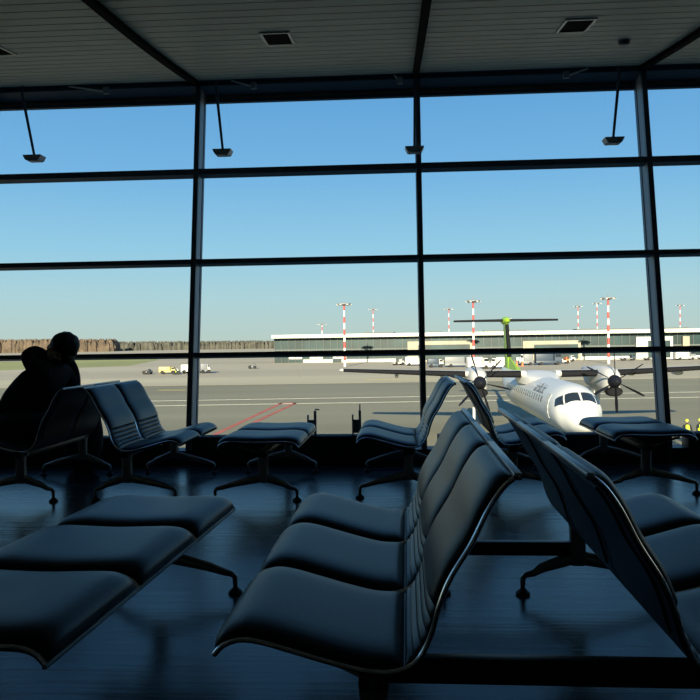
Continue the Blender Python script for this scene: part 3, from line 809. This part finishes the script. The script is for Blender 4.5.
mast(65.66, 10.84, 330, 'distant mast close to the left of the tall right-hand mast')
mast(87.65, 9.99, 330, 'distant mast at the right, beyond the right mullion')
mast(41.8, 7.2, 330, 'short distant mast just right of the green tail fin')

# ------------------------------------------------------------------ ground vehicles
def truck(x, y, L, H, rot, body, cab, lab, name='service_truck', cat='truck', deck=True):
    root = empty(name, (x, y, APRON), rot, label=lab, cat=cat)
    wd = 2.2
    bm = bmesh.new(); box(bm, -L / 2, L / 2, -wd / 2, wd / 2, 0.45, 0.45 + H * 0.22, 0.05); link('chassis', bm, M[body], root)
    bm = bmesh.new(); vv = box(bm, L / 2 - L * 0.3, L / 2, -wd / 2, wd / 2, 0.45 + H * 0.2, 0.45 + H * 0.8)
    for v in vv:
        if v.co.z > 0.5 + H * 0.5 and v.co.x > L / 2 - 0.1: v.co.x -= 0.5
    bmesh.ops.bevel(bm, geom=list(bm.edges), offset=0.06, segments=1, affect='EDGES'); c = link('cab', bm, M[cab], root)
    bm = bmesh.new(); box(bm, L / 2 - L * 0.27, L / 2 - 0.35, -wd / 2 - 0.02, wd / 2 + 0.02, 0.45 + H * 0.5, 0.45 + H * 0.74); link('cab_window', bm, M['glassdark'], c)
    if deck:
        bm = bmesh.new(); box(bm, -L / 2, L / 2 - L * 0.34, -wd / 2, wd / 2, 0.45 + H * 0.22, 0.45 + H * 0.9, 0.06); link('load_box', bm, M[body], root)
    for wx in (-L * 0.3, L * 0.32):
        for wy in (-wd / 2 + 0.1, wd / 2 - 0.1):
            bm = bmesh.new(); lathe(bm, [(0.05, -0.14), (0.42, -0.14), (0.45, 0), (0.42, 0.14), (0.05, 0.14)], 14, (wx, wy, 0.45), axis='Y'); link('wheel', bm, M['tyre'], root)
    return root
truck(-41.6, 172, 3.8, 1.35, 0.1, 'yellow', 'yellow', 'yellow service truck on the apron, left of the left mullion')
truck(-39.1, 169, 1.5, 1.2, 0.2, 'hivis', 'dirtywhite', 'small yellow-green tug between the yellow truck and the white van', 'tug', 'tug', False)
truck(-36.9, 174, 3.9, 1.75, 0.0, 'white', 'white', 'white van just left of the left mullion on the apron', 'service_van', 'van')
truck(-33.4, 173.5, 2.2, 2.0, 0.3, 'greypaint', 'white', 'grey cart partly hidden by the left mullion', 'service_cart', 'cart')
truck(-46.3, 172, 1.6, 0.9, 0.0, 'dirtywhite', 'greypaint', 'tiny low cart alone left of the yellow truck', 'service_cart', 'cart', False)
truck(-26.0, 200, 2.0, 1.3, 0.1, 'greypaint', 'greypaint', 'small dark tug near the left end of the terminal', 'tug', 'tug', False)
truck(29.8, 176, 5.2, 2.6, 0.1, 'dirtywhite', 'dirtywhite', 'beige catering truck just left of the tail fin', 'catering_truck', 'truck')
truck(34.6, 175, 4.2, 2.5, 3.0, 'dirtywhite', 'white', 'cream loader vehicle touching the tail fin on its left', 'loader_truck', 'truck')
truck(27.5, 190, 7.5, 2.4, 0.0, 'greypaint', 'greypaint', 'grey flat baggage loader behind the beige truck', 'baggage_loader', 'loader')
truck(21.5, 190, 4.0, 2.0, 0.0, 'darkblue', 'dirtywhite', 'dark tug near the centre mullion, right side', 'tug', 'tug')
truck(17.5, 205, 5.0, 2.2, 0.0, 'white', 'white', 'white van by the terminal close to the centre mullion', 'service_van', 'van')
truck(13.5, 212, 3.0, 1.6, 0.3, 'dirtywhite', 'dirtywhite', 'small pale cart left of the centre mullion by the terminal', 'service_cart', 'cart', False)
truck(45.6, 196, 3.6, 3.0, 3.1, 'greypaint', 'white', 'white and grey truck just right of the tail fin', 'service_truck', 'truck')
truck(51.5, 196, 6.8, 3.2, 0.0, 'darkblue', 'darkblue', 'dark blue tank truck right of the tail fin', 'tank_truck', 'truck')
truck(57.8, 205, 3.4, 1.7, 0.0, 'white', 'orange', 'white and orange car right of the dark tank truck', 'service_car', 'car', False)
truck(64.0, 222, 4.2, 1.7, 0.0, 'dirtywhite', 'white', 'pale car in front of the terminal left of the right engine', 'service_car', 'car', False)
truck(82.5, 224, 4.4, 1.6, 0.0, 'greypaint', 'darkblue', 'dark car by the terminal just left of the right mullion', 'service_car', 'car', False)
truck(89.5, 224, 4.4, 1.6, 0.0, 'greypaint', 'darkblue', 'dark car nearest the right mullion by the terminal', 'service_car', 'car', False)
truck(98.5, 222, 6.0, 2.6, 0.0, 'dirtywhite', 'greypaint', 'grey-white truck right of the right mullion by the terminal', 'service_truck', 'truck')
truck(105.5, 224, 4.0, 1.8, 0.0, 'white', 'white', 'white car at the right picture edge by the terminal', 'service_car', 'car', False)
# traffic cones and barrier near the tail
for k, (x, y) in enumerate(((40.2, 188), (41.6, 188), (43.2, 189))):
    bm = bmesh.new(); lathe(bm, [(0.5, 0), (0.45, 0.1), (0.3, 0.12), (0.08, 1.3), (0.01, 1.35)], 12); o = link('traffic_cone', bm, M['orange']); o.location = (x, y, APRON)
    tag(o, 'small orange traffic cone on the apron right of the tail fin', 'cone', 'traffic cones right of the tail')

# ------------------------------------------------------------------ aircraft (twin turboprop, high wing, T-tail)
AX, AY = 13.03, 52.5
plane = empty('turboprop_airliner', (AX, AY, APRON), R(-4.0), label='white twin-propeller airliner with lime green T-tail parked outside the window', cat='aircraft')
SEC = [(-14.45, 2.28, 0.04, 0.04), (-14.35, 2.28, 0.22, 0.20), (-14.05, 2.32, 0.46, 0.43), (-13.55, 2.42, 0.74, 0.70), (-13.0, 2.54, 0.96, 0.93), (-12.4, 2.68, 1.20, 1.16), (-11.8, 2.78, 1.31, 1.28), (-11.0, 2.83, 1.37, 1.36), (-10, 2.85, 1.41, 1.38),
       (-4, 2.85, 1.41, 1.38), (3, 2.85, 1.41, 1.38), (7, 2.9, 1.31, 1.30), (10, 3.1, 1.05, 1.08), (13, 3.4, 0.74, 0.78), (16, 3.75, 0.42, 0.46), (18.0, 4.0, 0.12, 0.16)]
def sec(y):
    if y <= SEC[0][0]: return SEC[0][1:]
    for i in range(len(SEC) - 1):
        a, b = SEC[i], SEC[i + 1]
        if y <= b[0]:
            t = (y - a[0]) / (b[0] - a[0])
            p0 = SEC[max(0, i - 1)]; p3 = SEC[min(len(SEC) - 1, i + 2)]
            out = []
            for c in (1, 2, 3):
                m1 = (b[c] - p0[c]) / (b[0] - p0[0]) * (b[0] - a[0]) if b[0] > p0[0] else 0
                m2 = (p3[c] - a[c]) / (p3[0] - a[0]) * (b[0] - a[0]) if p3[0] > a[0] else 0
                out.append((2 * t ** 3 - 3 * t * t + 1) * a[c] + (t ** 3 - 2 * t * t + t) * m1 + (-2 * t ** 3 + 3 * t * t) * b[c] + (t ** 3 - t * t) * m2)
            return tuple(out)
    return SEC[-1][1:]
def fsurf(y, ph, off=0.0):
    zc, rx, rz = sec(y); return Vector(((rx + off) * math.sin(ph), y, zc + (rz + off) * math.cos(ph)))
bm = bmesh.new(); ysf = []
y = -14.45
while y < 18.0: ysf.append(y); y += 0.12 if y < -10.5 else 0.5
ysf.append(18.0); prev = None
for y in ysf:
    cur = [bm.verts.new(fsurf(y, 2 * math.pi * k / 40)) for k in range(40)]
    if prev:
        for k in range(40): bm.faces.new((prev[k], prev[(k + 1) % 40], cur[(k + 1) % 40], cur[k]))
    else: bm.faces.new(cur)
    prev = cur
bm.faces.new(prev[::-1]); link('fuselage', bm, M['white'], plane)
def fpatch(name, corners, m, off=0.015, nu=6, nv=4, parent=None):
    """corners (y,phi) x4, bilinear, on the fuselage skin, with thickness"""
    bm = bmesh.new(); g = []
    for o_ in (off, -0.03):
        rows = []
        for a in range(nu + 1):
            r_ = []
            for b in range(nv + 1):
                u_, v_ = a / nu, b / nv
                yy = (corners[0][0] * (1 - u_) + corners[1][0] * u_) * (1 - v_) + (corners[3][0] * (1 - u_) + corners[2][0] * u_) * v_
                pp = (corners[0][1] * (1 - u_) + corners[1][1] * u_) * (1 - v_) + (corners[3][1] * (1 - u_) + corners[2][1] * u_) * v_
                r_.append(bm.verts.new(fsurf(yy, pp, o_)))
            rows.append(r_)
        g.append(rows)
    for o_ in (0, 1):
        for a in range(nu):
            for b in range(nv): bm.faces.new((g[o_][a][b], g[o_][a + 1][b], g[o_][a + 1][b + 1], g[o_][a][b + 1]))
    for a in range(nu):
        for b in (0, nv): bm.faces.new((g[0][a][b], g[0][a + 1][b], g[1][a + 1][b], g[1][a][b]))
    for b in range(nv):
        for a in (0, nu): bm.faces.new((g[0][a][b], g[0][a][b + 1], g[1][a][b + 1], g[1][a][b]))
    return link(name, bm, m, parent or plane)
P_ = math.pi
for sgn in (1, -1):
    fpatch('cockpit_window', [(-13.05, sgn * 0.05), (-12.78, sgn * 0.86), (-12.22, sgn * 0.60), (-12.42, sgn * 0.05)], M['glassdark'], 0.012)
    fpatch('cockpit_window', [(-12.74, sgn * 0.94), (-12.10, sgn * 1.32), (-11.80, sgn * 1.02), (-12.18, sgn * 0.68)], M['glassdark'], 0.012)
    for k in range(20):
        yc = -9.0 + k * 0.78
        if 20 > k: fpatch('cabin_window', [(yc, sgn * 1.40), (yc + 0.26, sgn * 1.40), (yc + 0.26, sgn * 1.14), (yc, sgn * 1.14)], M['glassdark'], 0.01, 2, 2)
fpatch('cabin_door', [(-10.9, -1.95), (-10.1, -1.95), (-10.1, -0.95), (-10.9, -0.95)], M['dirtywhite'], 0.02)
# wing fairing on top of the fuselage
bm = bmesh.new(); prev = None
for (y, hw, zt) in ((-4.2, 0.3, 4.18), (-3.0, 0.9, 4.30), (-1.6, 1.25, 4.48), (-0.5, 1.35, 4.56), (1.5, 1.30, 4.5), (3.2, 0.9, 4.35), (5.0, 0.3, 4.2)):
    cur = [bm.verts.new((hw * math.cos(a), y, 4.0 + (zt - 4.0) * max(0, math.sin(a)) ** 0.6)) for a in [P_ * k / 14 for k in range(15)]] + [bm.verts.new((-hw, y, 3.7)), bm.verts.new((hw, y, 3.7))]
    if prev:
        L = len(cur)
        for k in range(L): bm.faces.new((prev[k], prev[(k + 1) % L], cur[(k + 1) % L], cur[k]))
    else: bm.faces.new(cur)
    prev = cur
bm.faces.new(prev[::-1]); link('wing_fairing', bm, M['white'], plane)
def airfoil(bm, stations, i0=0, i1=None, up=Vector((0, 0, 1)), pick=None):
    """stations: (origin LE point, chord, thickness, thick_dir); chord runs +y"""
    pts = [(0, 0), (0.02, 0.22), (0.08, 0.4), (0.25, 0.5), (0.5, 0.42), (0.8, 0.2), (1.0, 0.02), (1.0, -0.02), (0.8, -0.15), (0.5, -0.32), (0.25, -0.42), (0.08, -0.36), (0.02, -0.2)]
    if pick == 'boot': pts = [(-0.012, 0), (0.0, 0.26), (0.07, 0.46), (0.10, 0.40), (0.10, -0.36), (0.07, -0.42), (0.0, -0.24)]
    prev = None
    for (o_, ch, th, td) in stations:
        cur = [bm.verts.new(Vector(o_) + Vector((0, 1, 0)) * ch * a + Vector(td) * th * b) for a, b in pts]
        if prev:
            L = len(cur)
            for k in range(L): bm.faces.new((prev[k], prev[(k + 1) % L], cur[(k + 1) % L], cur[k]))
        else: bm.faces.new(cur)
        prev = cur
    bm.faces.new(prev[::-1])
Zt = (0, 0, 1)
for sg in (1, -1):
    st = [((sg * 1.0, -1.55, 4.34), 2.95, 0.52, Zt), ((sg * 4.5, -1.55, 4.36), 2.95, 0.48, Zt), ((sg * 13.7, -0.7, 4.72), 1.45, 0.24, Zt)]
    bm = bmesh.new(); airfoil(bm, st); wg = link('wing', bm, M['dirtywhite'], plane)
    bm = bmesh.new(); airfoil(bm, [((sg * 1.35, -1.56, 4.34), 2.95, 0.54, Zt), ((sg * 3.75, -1.56, 4.36), 2.95, 0.50, Zt)], pick='boot'); link('deicing_boot', bm, M['boot'], wg)
    bm = bmesh.new(); airfoil(bm, [((sg * 5.1, -1.50, 4.38), 2.86, 0.48, Zt), ((sg * 13.5, -0.735, 4.715), 1.5, 0.26, Zt)], pick='boot'); link('deicing_boot', bm, M['boot'], wg)
    bm = bmesh.new(); ellips(bm, (sg * 13.7, -0.1, 4.72), (0.12, 0.75, 0.1)); link('wing_tip', bm, M['white'], wg)
    for xx in (6.6, 9.8):
        bm = bmesh.new(); ellips(bm, (sg * xx, 1.0, 4.26), (0.14, 1.2, 0.2)); link('flap_fairing', bm, M['dirtywhite'], wg)
    # nacelle
    cx = sg * 4.32; bm = bmesh.new(); prev = None
    for (y, zc, rx, rz) in ((-3.30, 4.02, 0.40, 0.40), (-3.05, 3.90, 0.52, 0.70), (-2.4, 3.90, 0.60, 0.84), (-1.2, 4.0, 0.64, 0.84), (0.5, 3.98, 0.62, 0.84), (2.5, 4.0, 0.55, 0.7), (4.5, 4.3, 0.28, 0.34), (5.4, 4.42, 0.06, 0.08)):
        cur = []
        for k in range(28):
            a = 2 * P_ * k / 28; ca, sa_ = math.cos(a), math.sin(a); e = 0.7
            cur.append(bm.verts.new((cx + rx * math.copysign(abs(sa_) ** e, sa_), y, zc + rz * math.copysign(abs(ca) ** e, ca))))
        if prev:
            for k in range(28): bm.faces.new((prev[k], prev[(k + 1) % 28], cur[(k + 1) % 28], cur[k]))
        else: bm.faces.new(cur)
        prev = cur
    bm.faces.new(prev[::-1]); nc = link('nacelle', bm, M['dirtywhite'], plane)
    bm = bmesh.new(); lathe(bm, [(0.30, -3.45), (0.36, -3.50), (0.40, -3.42), (0.42, -3.0), (0.30, -3.0)], 20, (cx, 0, 3.24), axis='Y')
    for v in bm.verts: v.co.z = 3.24 + (v.co.z - 3.24) * 0.80; v.co.x = cx + (v.co.x - cx) * 1.3
    link('intake', bm, M['boot'], nc)
    # propeller
    bm = bmesh.new(); lathe(bm, [(0.02, -4.25), (0.16, -4.15), (0.30, -3.9), (0.40, -3.6), (0.42, -3.32), (0.1, -3.30)], 24, (cx, 0, 3.92), axis='Y'); sp = link('spinner', bm, M['blade'], plane)
    off = 2 if sg > 0 else 17
    for b in range(6):
        a = R(off + 60 * b); dr = Vector((-math.sin(a), 0, math.cos(a))); tg = Vector((math.cos(a), 0, math.sin(a)))
        bm = bmesh.new(); prev = None
        for (r_, wch, tw) in ((0.3, 0.09, 8), (0.55, 0.11, 12), (0.9, 0.14, 18), (1.4, 0.155, 24), (1.8, 0.13, 28), (2.0, 0.09, 30), (2.06, 0.03, 30)):
            ca = tg * math.cos(R(90 - tw)) + Vector((0, 1, 0)) * math.sin(R(90 - tw)); nn = dr.cross(ca).normalized(); c0 = Vector((cx, -3.62, 3.92)) + dr * r_
            cur = [bm.verts.new(c0 + ca * wch + nn * 0.0), bm.verts.new(c0 + nn * 0.03), bm.verts.new(c0 - ca * wch), bm.verts.new(c0 - nn * 0.03)]
            if prev:
                for k in range(4): bm.faces.new((prev[k], prev[(k + 1) % 4], cur[(k + 1) % 4], cur[k]))
            else: bm.faces.new(cur)
            prev = cur
        bm.faces.new(prev[::-1]); link('propeller_blade', bm, M['blade'], sp)
    # main gear
    bm = bmesh.new(); tube(bm, [(cx, 0.9, 3.4), (cx, 1.0, 0.45)], [0.12, 0.09], 10); tube(bm, [(cx, 0.2, 3.2), (cx, 0.95, 1.4)], 0.06, 8); tube(bm, [(cx - 0.3, 1.0, 0.45), (cx + 0.3, 1.0, 0.45)], 0.07, 8)
    gr = link('main_gear', bm, M['white'], plane)
    for dx in (-0.27, 0.27):
        bm = bmesh.new(); lathe(bm, [(0.08, -0.13), (0.38, -0.13), (0.44, -0.07), (0.44, 0.07), (0.38, 0.13), (0.08, 0.13)], 20, (cx + dx, 1.0, 0.44), axis='X'); link('wheel', bm, M['tyre'], gr)
    bm = bmesh.new(); box(bm, cx - 0.45 * sg - 0.02, cx - 0.45 * sg + 0.02, 0.0, 2.2, 2.6, 3.3); link('gear_door', bm, M['white'], gr)
# nose gear
bm = bmesh.new(); tube(bm, [(0, -11.6, 2.0), (0, -11.9, 0.35)], 0.07, 10); gr = link('nose_gear', bm, M['white'], plane)
for dx in (-0.18, 0.18):
    bm = bmesh.new(); lathe(bm, [(0.05, -0.08), (0.26, -0.08), (0.3, 0), (0.26, 0.08), (0.05, 0.08)], 18, (dx, -11.9, 0.30), axis='X'); link('wheel', bm, M['tyre'], gr)
# tail
bm = bmesh.new(); Xt = (1, 0, 0)
airfoil(bm, [((0, 12.6, 3.9), 4.2, 0.5, Xt), ((0, 13.6, 5.0), 3.3, 0.42, Xt), ((0, 15.0, 8.25), 2.5, 0.34, Xt)]); fin = link('tail_fin', bm, M['green'], plane)
bm = bmesh.new(); vs1 = [bm.verts.new(p) for p in ((0.16, 7.5, 4.1), (-0.16, 7.5, 4.1), (0.2, 14.0, 3.8), (-0.2, 14.0, 3.8), (0.04, 13.8, 5.2), (-0.04, 13.8, 5.2))]
for f in ((0, 1, 3, 2), (0, 2, 4), (1, 5, 3), (0, 4, 5, 1), (2, 3, 5, 4)): bm.faces.new([vs1[i] for i in f])
link('dorsal_fin', bm, M['green'], fin)
bm = bmesh.new(); airfoil(bm, [((0, 13.58, 5.2), 3.2, 0.44, Xt), ((0, 14.95, 8.1), 2.5, 0.36, Xt)], pick='boot'); link('deicing_boot', bm, M['boot'], fin)
bm = bmesh.new(); ellips(bm, (0, 16.2, 8.42), (0.36, 1.9, 0.36)); link('tail_bullet', bm, M['green'], fin)
for sg in (1, -1):
    bm = bmesh.new(); airfoil(bm, [((sg * 0.2, 15.4, 8.44), 1.9, 0.26, Zt), ((sg * 4.65, 15.75, 8.44), 1.3, 0.18, Zt)]); sb = link('stabiliser', bm, M['greypaint'], plane)
    bm = bmesh.new(); airfoil(bm, [((sg * 0.32, 15.38, 8.44), 1.9, 0.28, Zt), ((sg * 4.65, 15.73, 8.44), 1.3, 0.2, Zt)], pick='boot'); link('deicing_boot', bm, M['boot'], sb)
# lettering
def text_mesh(body, size):
    cu = bpy.data.curves.new('txt', 'FONT'); cu.body = body; cu.size = size
    to = bpy.data.objects.new('txt', cu); col.objects.link(to)
    dg = bpy.context.evaluated_depsgraph_get(); me = bpy.data.meshes.new_from_object(to.evaluated_get(dg))
    bpy.data.objects.remove(to); bpy.data.curves.remove(cu)
    bm = bmesh.new(); bm.from_mesh(me); bpy.data.meshes.remove(me)
    return bm
bm = text_mesh('airBaltic', 0.95)
bmesh.ops.triangulate(bm, faces=bm.faces)
for v in bm.verts:
    ph = -(1.06 - (v.co.y / 1.36)); v.co = fsurf(-5.6 - v.co.x, ph, 0.02)
link('lettering', bm, M['liveryblue'], plane, smooth=False)
bm = text_mesh('airBaltic', 0.5)
for v in bm.verts: v.co = Vector((4.42 - 0.665, 0.2 - v.co.x * 1.0, 4.15 + v.co.y))
link('lettering', bm, M['lettering2'], plane, smooth=False)

# ground workers in hi-vis vests
for k, (x, y, lab) in enumerate(((20.07, 45.0, 'ground worker in a yellow hi-vis vest right of the right mullion'), (20.95, 45.2, 'ground worker in a yellow vest cut by the right picture edge'))):
    root = empty('person', (x, y, APRON), 0.3 * k, label=lab, cat='person')
    vv = [((0, 0, 0.95), (0.13, 0.17)), ((0, 0, 1.15), (0.12, 0.16)), ((0, 0, 1.38), (0.12, 0.19)), ((0, 0, 1.50), (0.06, 0.07)), ((0, 0, 1.58), 0.055),
          ((0.2, 0, 1.42), 0.06), ((0.27, -0.03, 1.15), 0.048), ((0.26, -0.12, 0.92), 0.035), ((-0.2, 0, 1.42), 0.06), ((-0.27, -0.03, 1.15), 0.048), ((-0.26, -0.12, 0.92), 0.035),
          ((0.1, 0, 0.88), 0.10), ((0.11, 0, 0.48), 0.065), ((0.11, 0, 0.08), 0.045), ((-0.1, 0, 0.88), 0.10), ((-0.11, 0.02, 0.48), 0.065), ((-0.11, 0.04, 0.08), 0.045)]
    ee = [(0, 1), (1, 2), (2, 3), (3, 4), (2, 5), (5, 6), (6, 7), (2, 8), (8, 9), (9, 10), (0, 11), (11, 12), (12, 13), (0, 14), (14, 15), (15, 16)]
    skin_fig('body', vv, ee, M['jeans'], root, 1)
    skin_fig('vest', [((0, 0, 0.98), (0.17, 0.21)), ((0, 0, 1.2), (0.16, 0.20)), ((0, 0, 1.40), (0.155, 0.22)), ((0, 0, 1.50), (0.09, 0.14))], [(0, 1), (1, 2), (2, 3)], M['hivis'], root, 2)
    bm = bmesh.new(); ellips(bm, (0, 0, 1.67), (0.085, 0.1, 0.12)); ellips(bm, (0, -0.1, 1.66), (0.015, 0.02, 0.025)); link('head', bm, M['skin'], root)
    bm = bmesh.new(); ellips(bm, (0, 0.01, 1.71), (0.095, 0.11, 0.10)); link('cap', bm, M['hivis'], root)
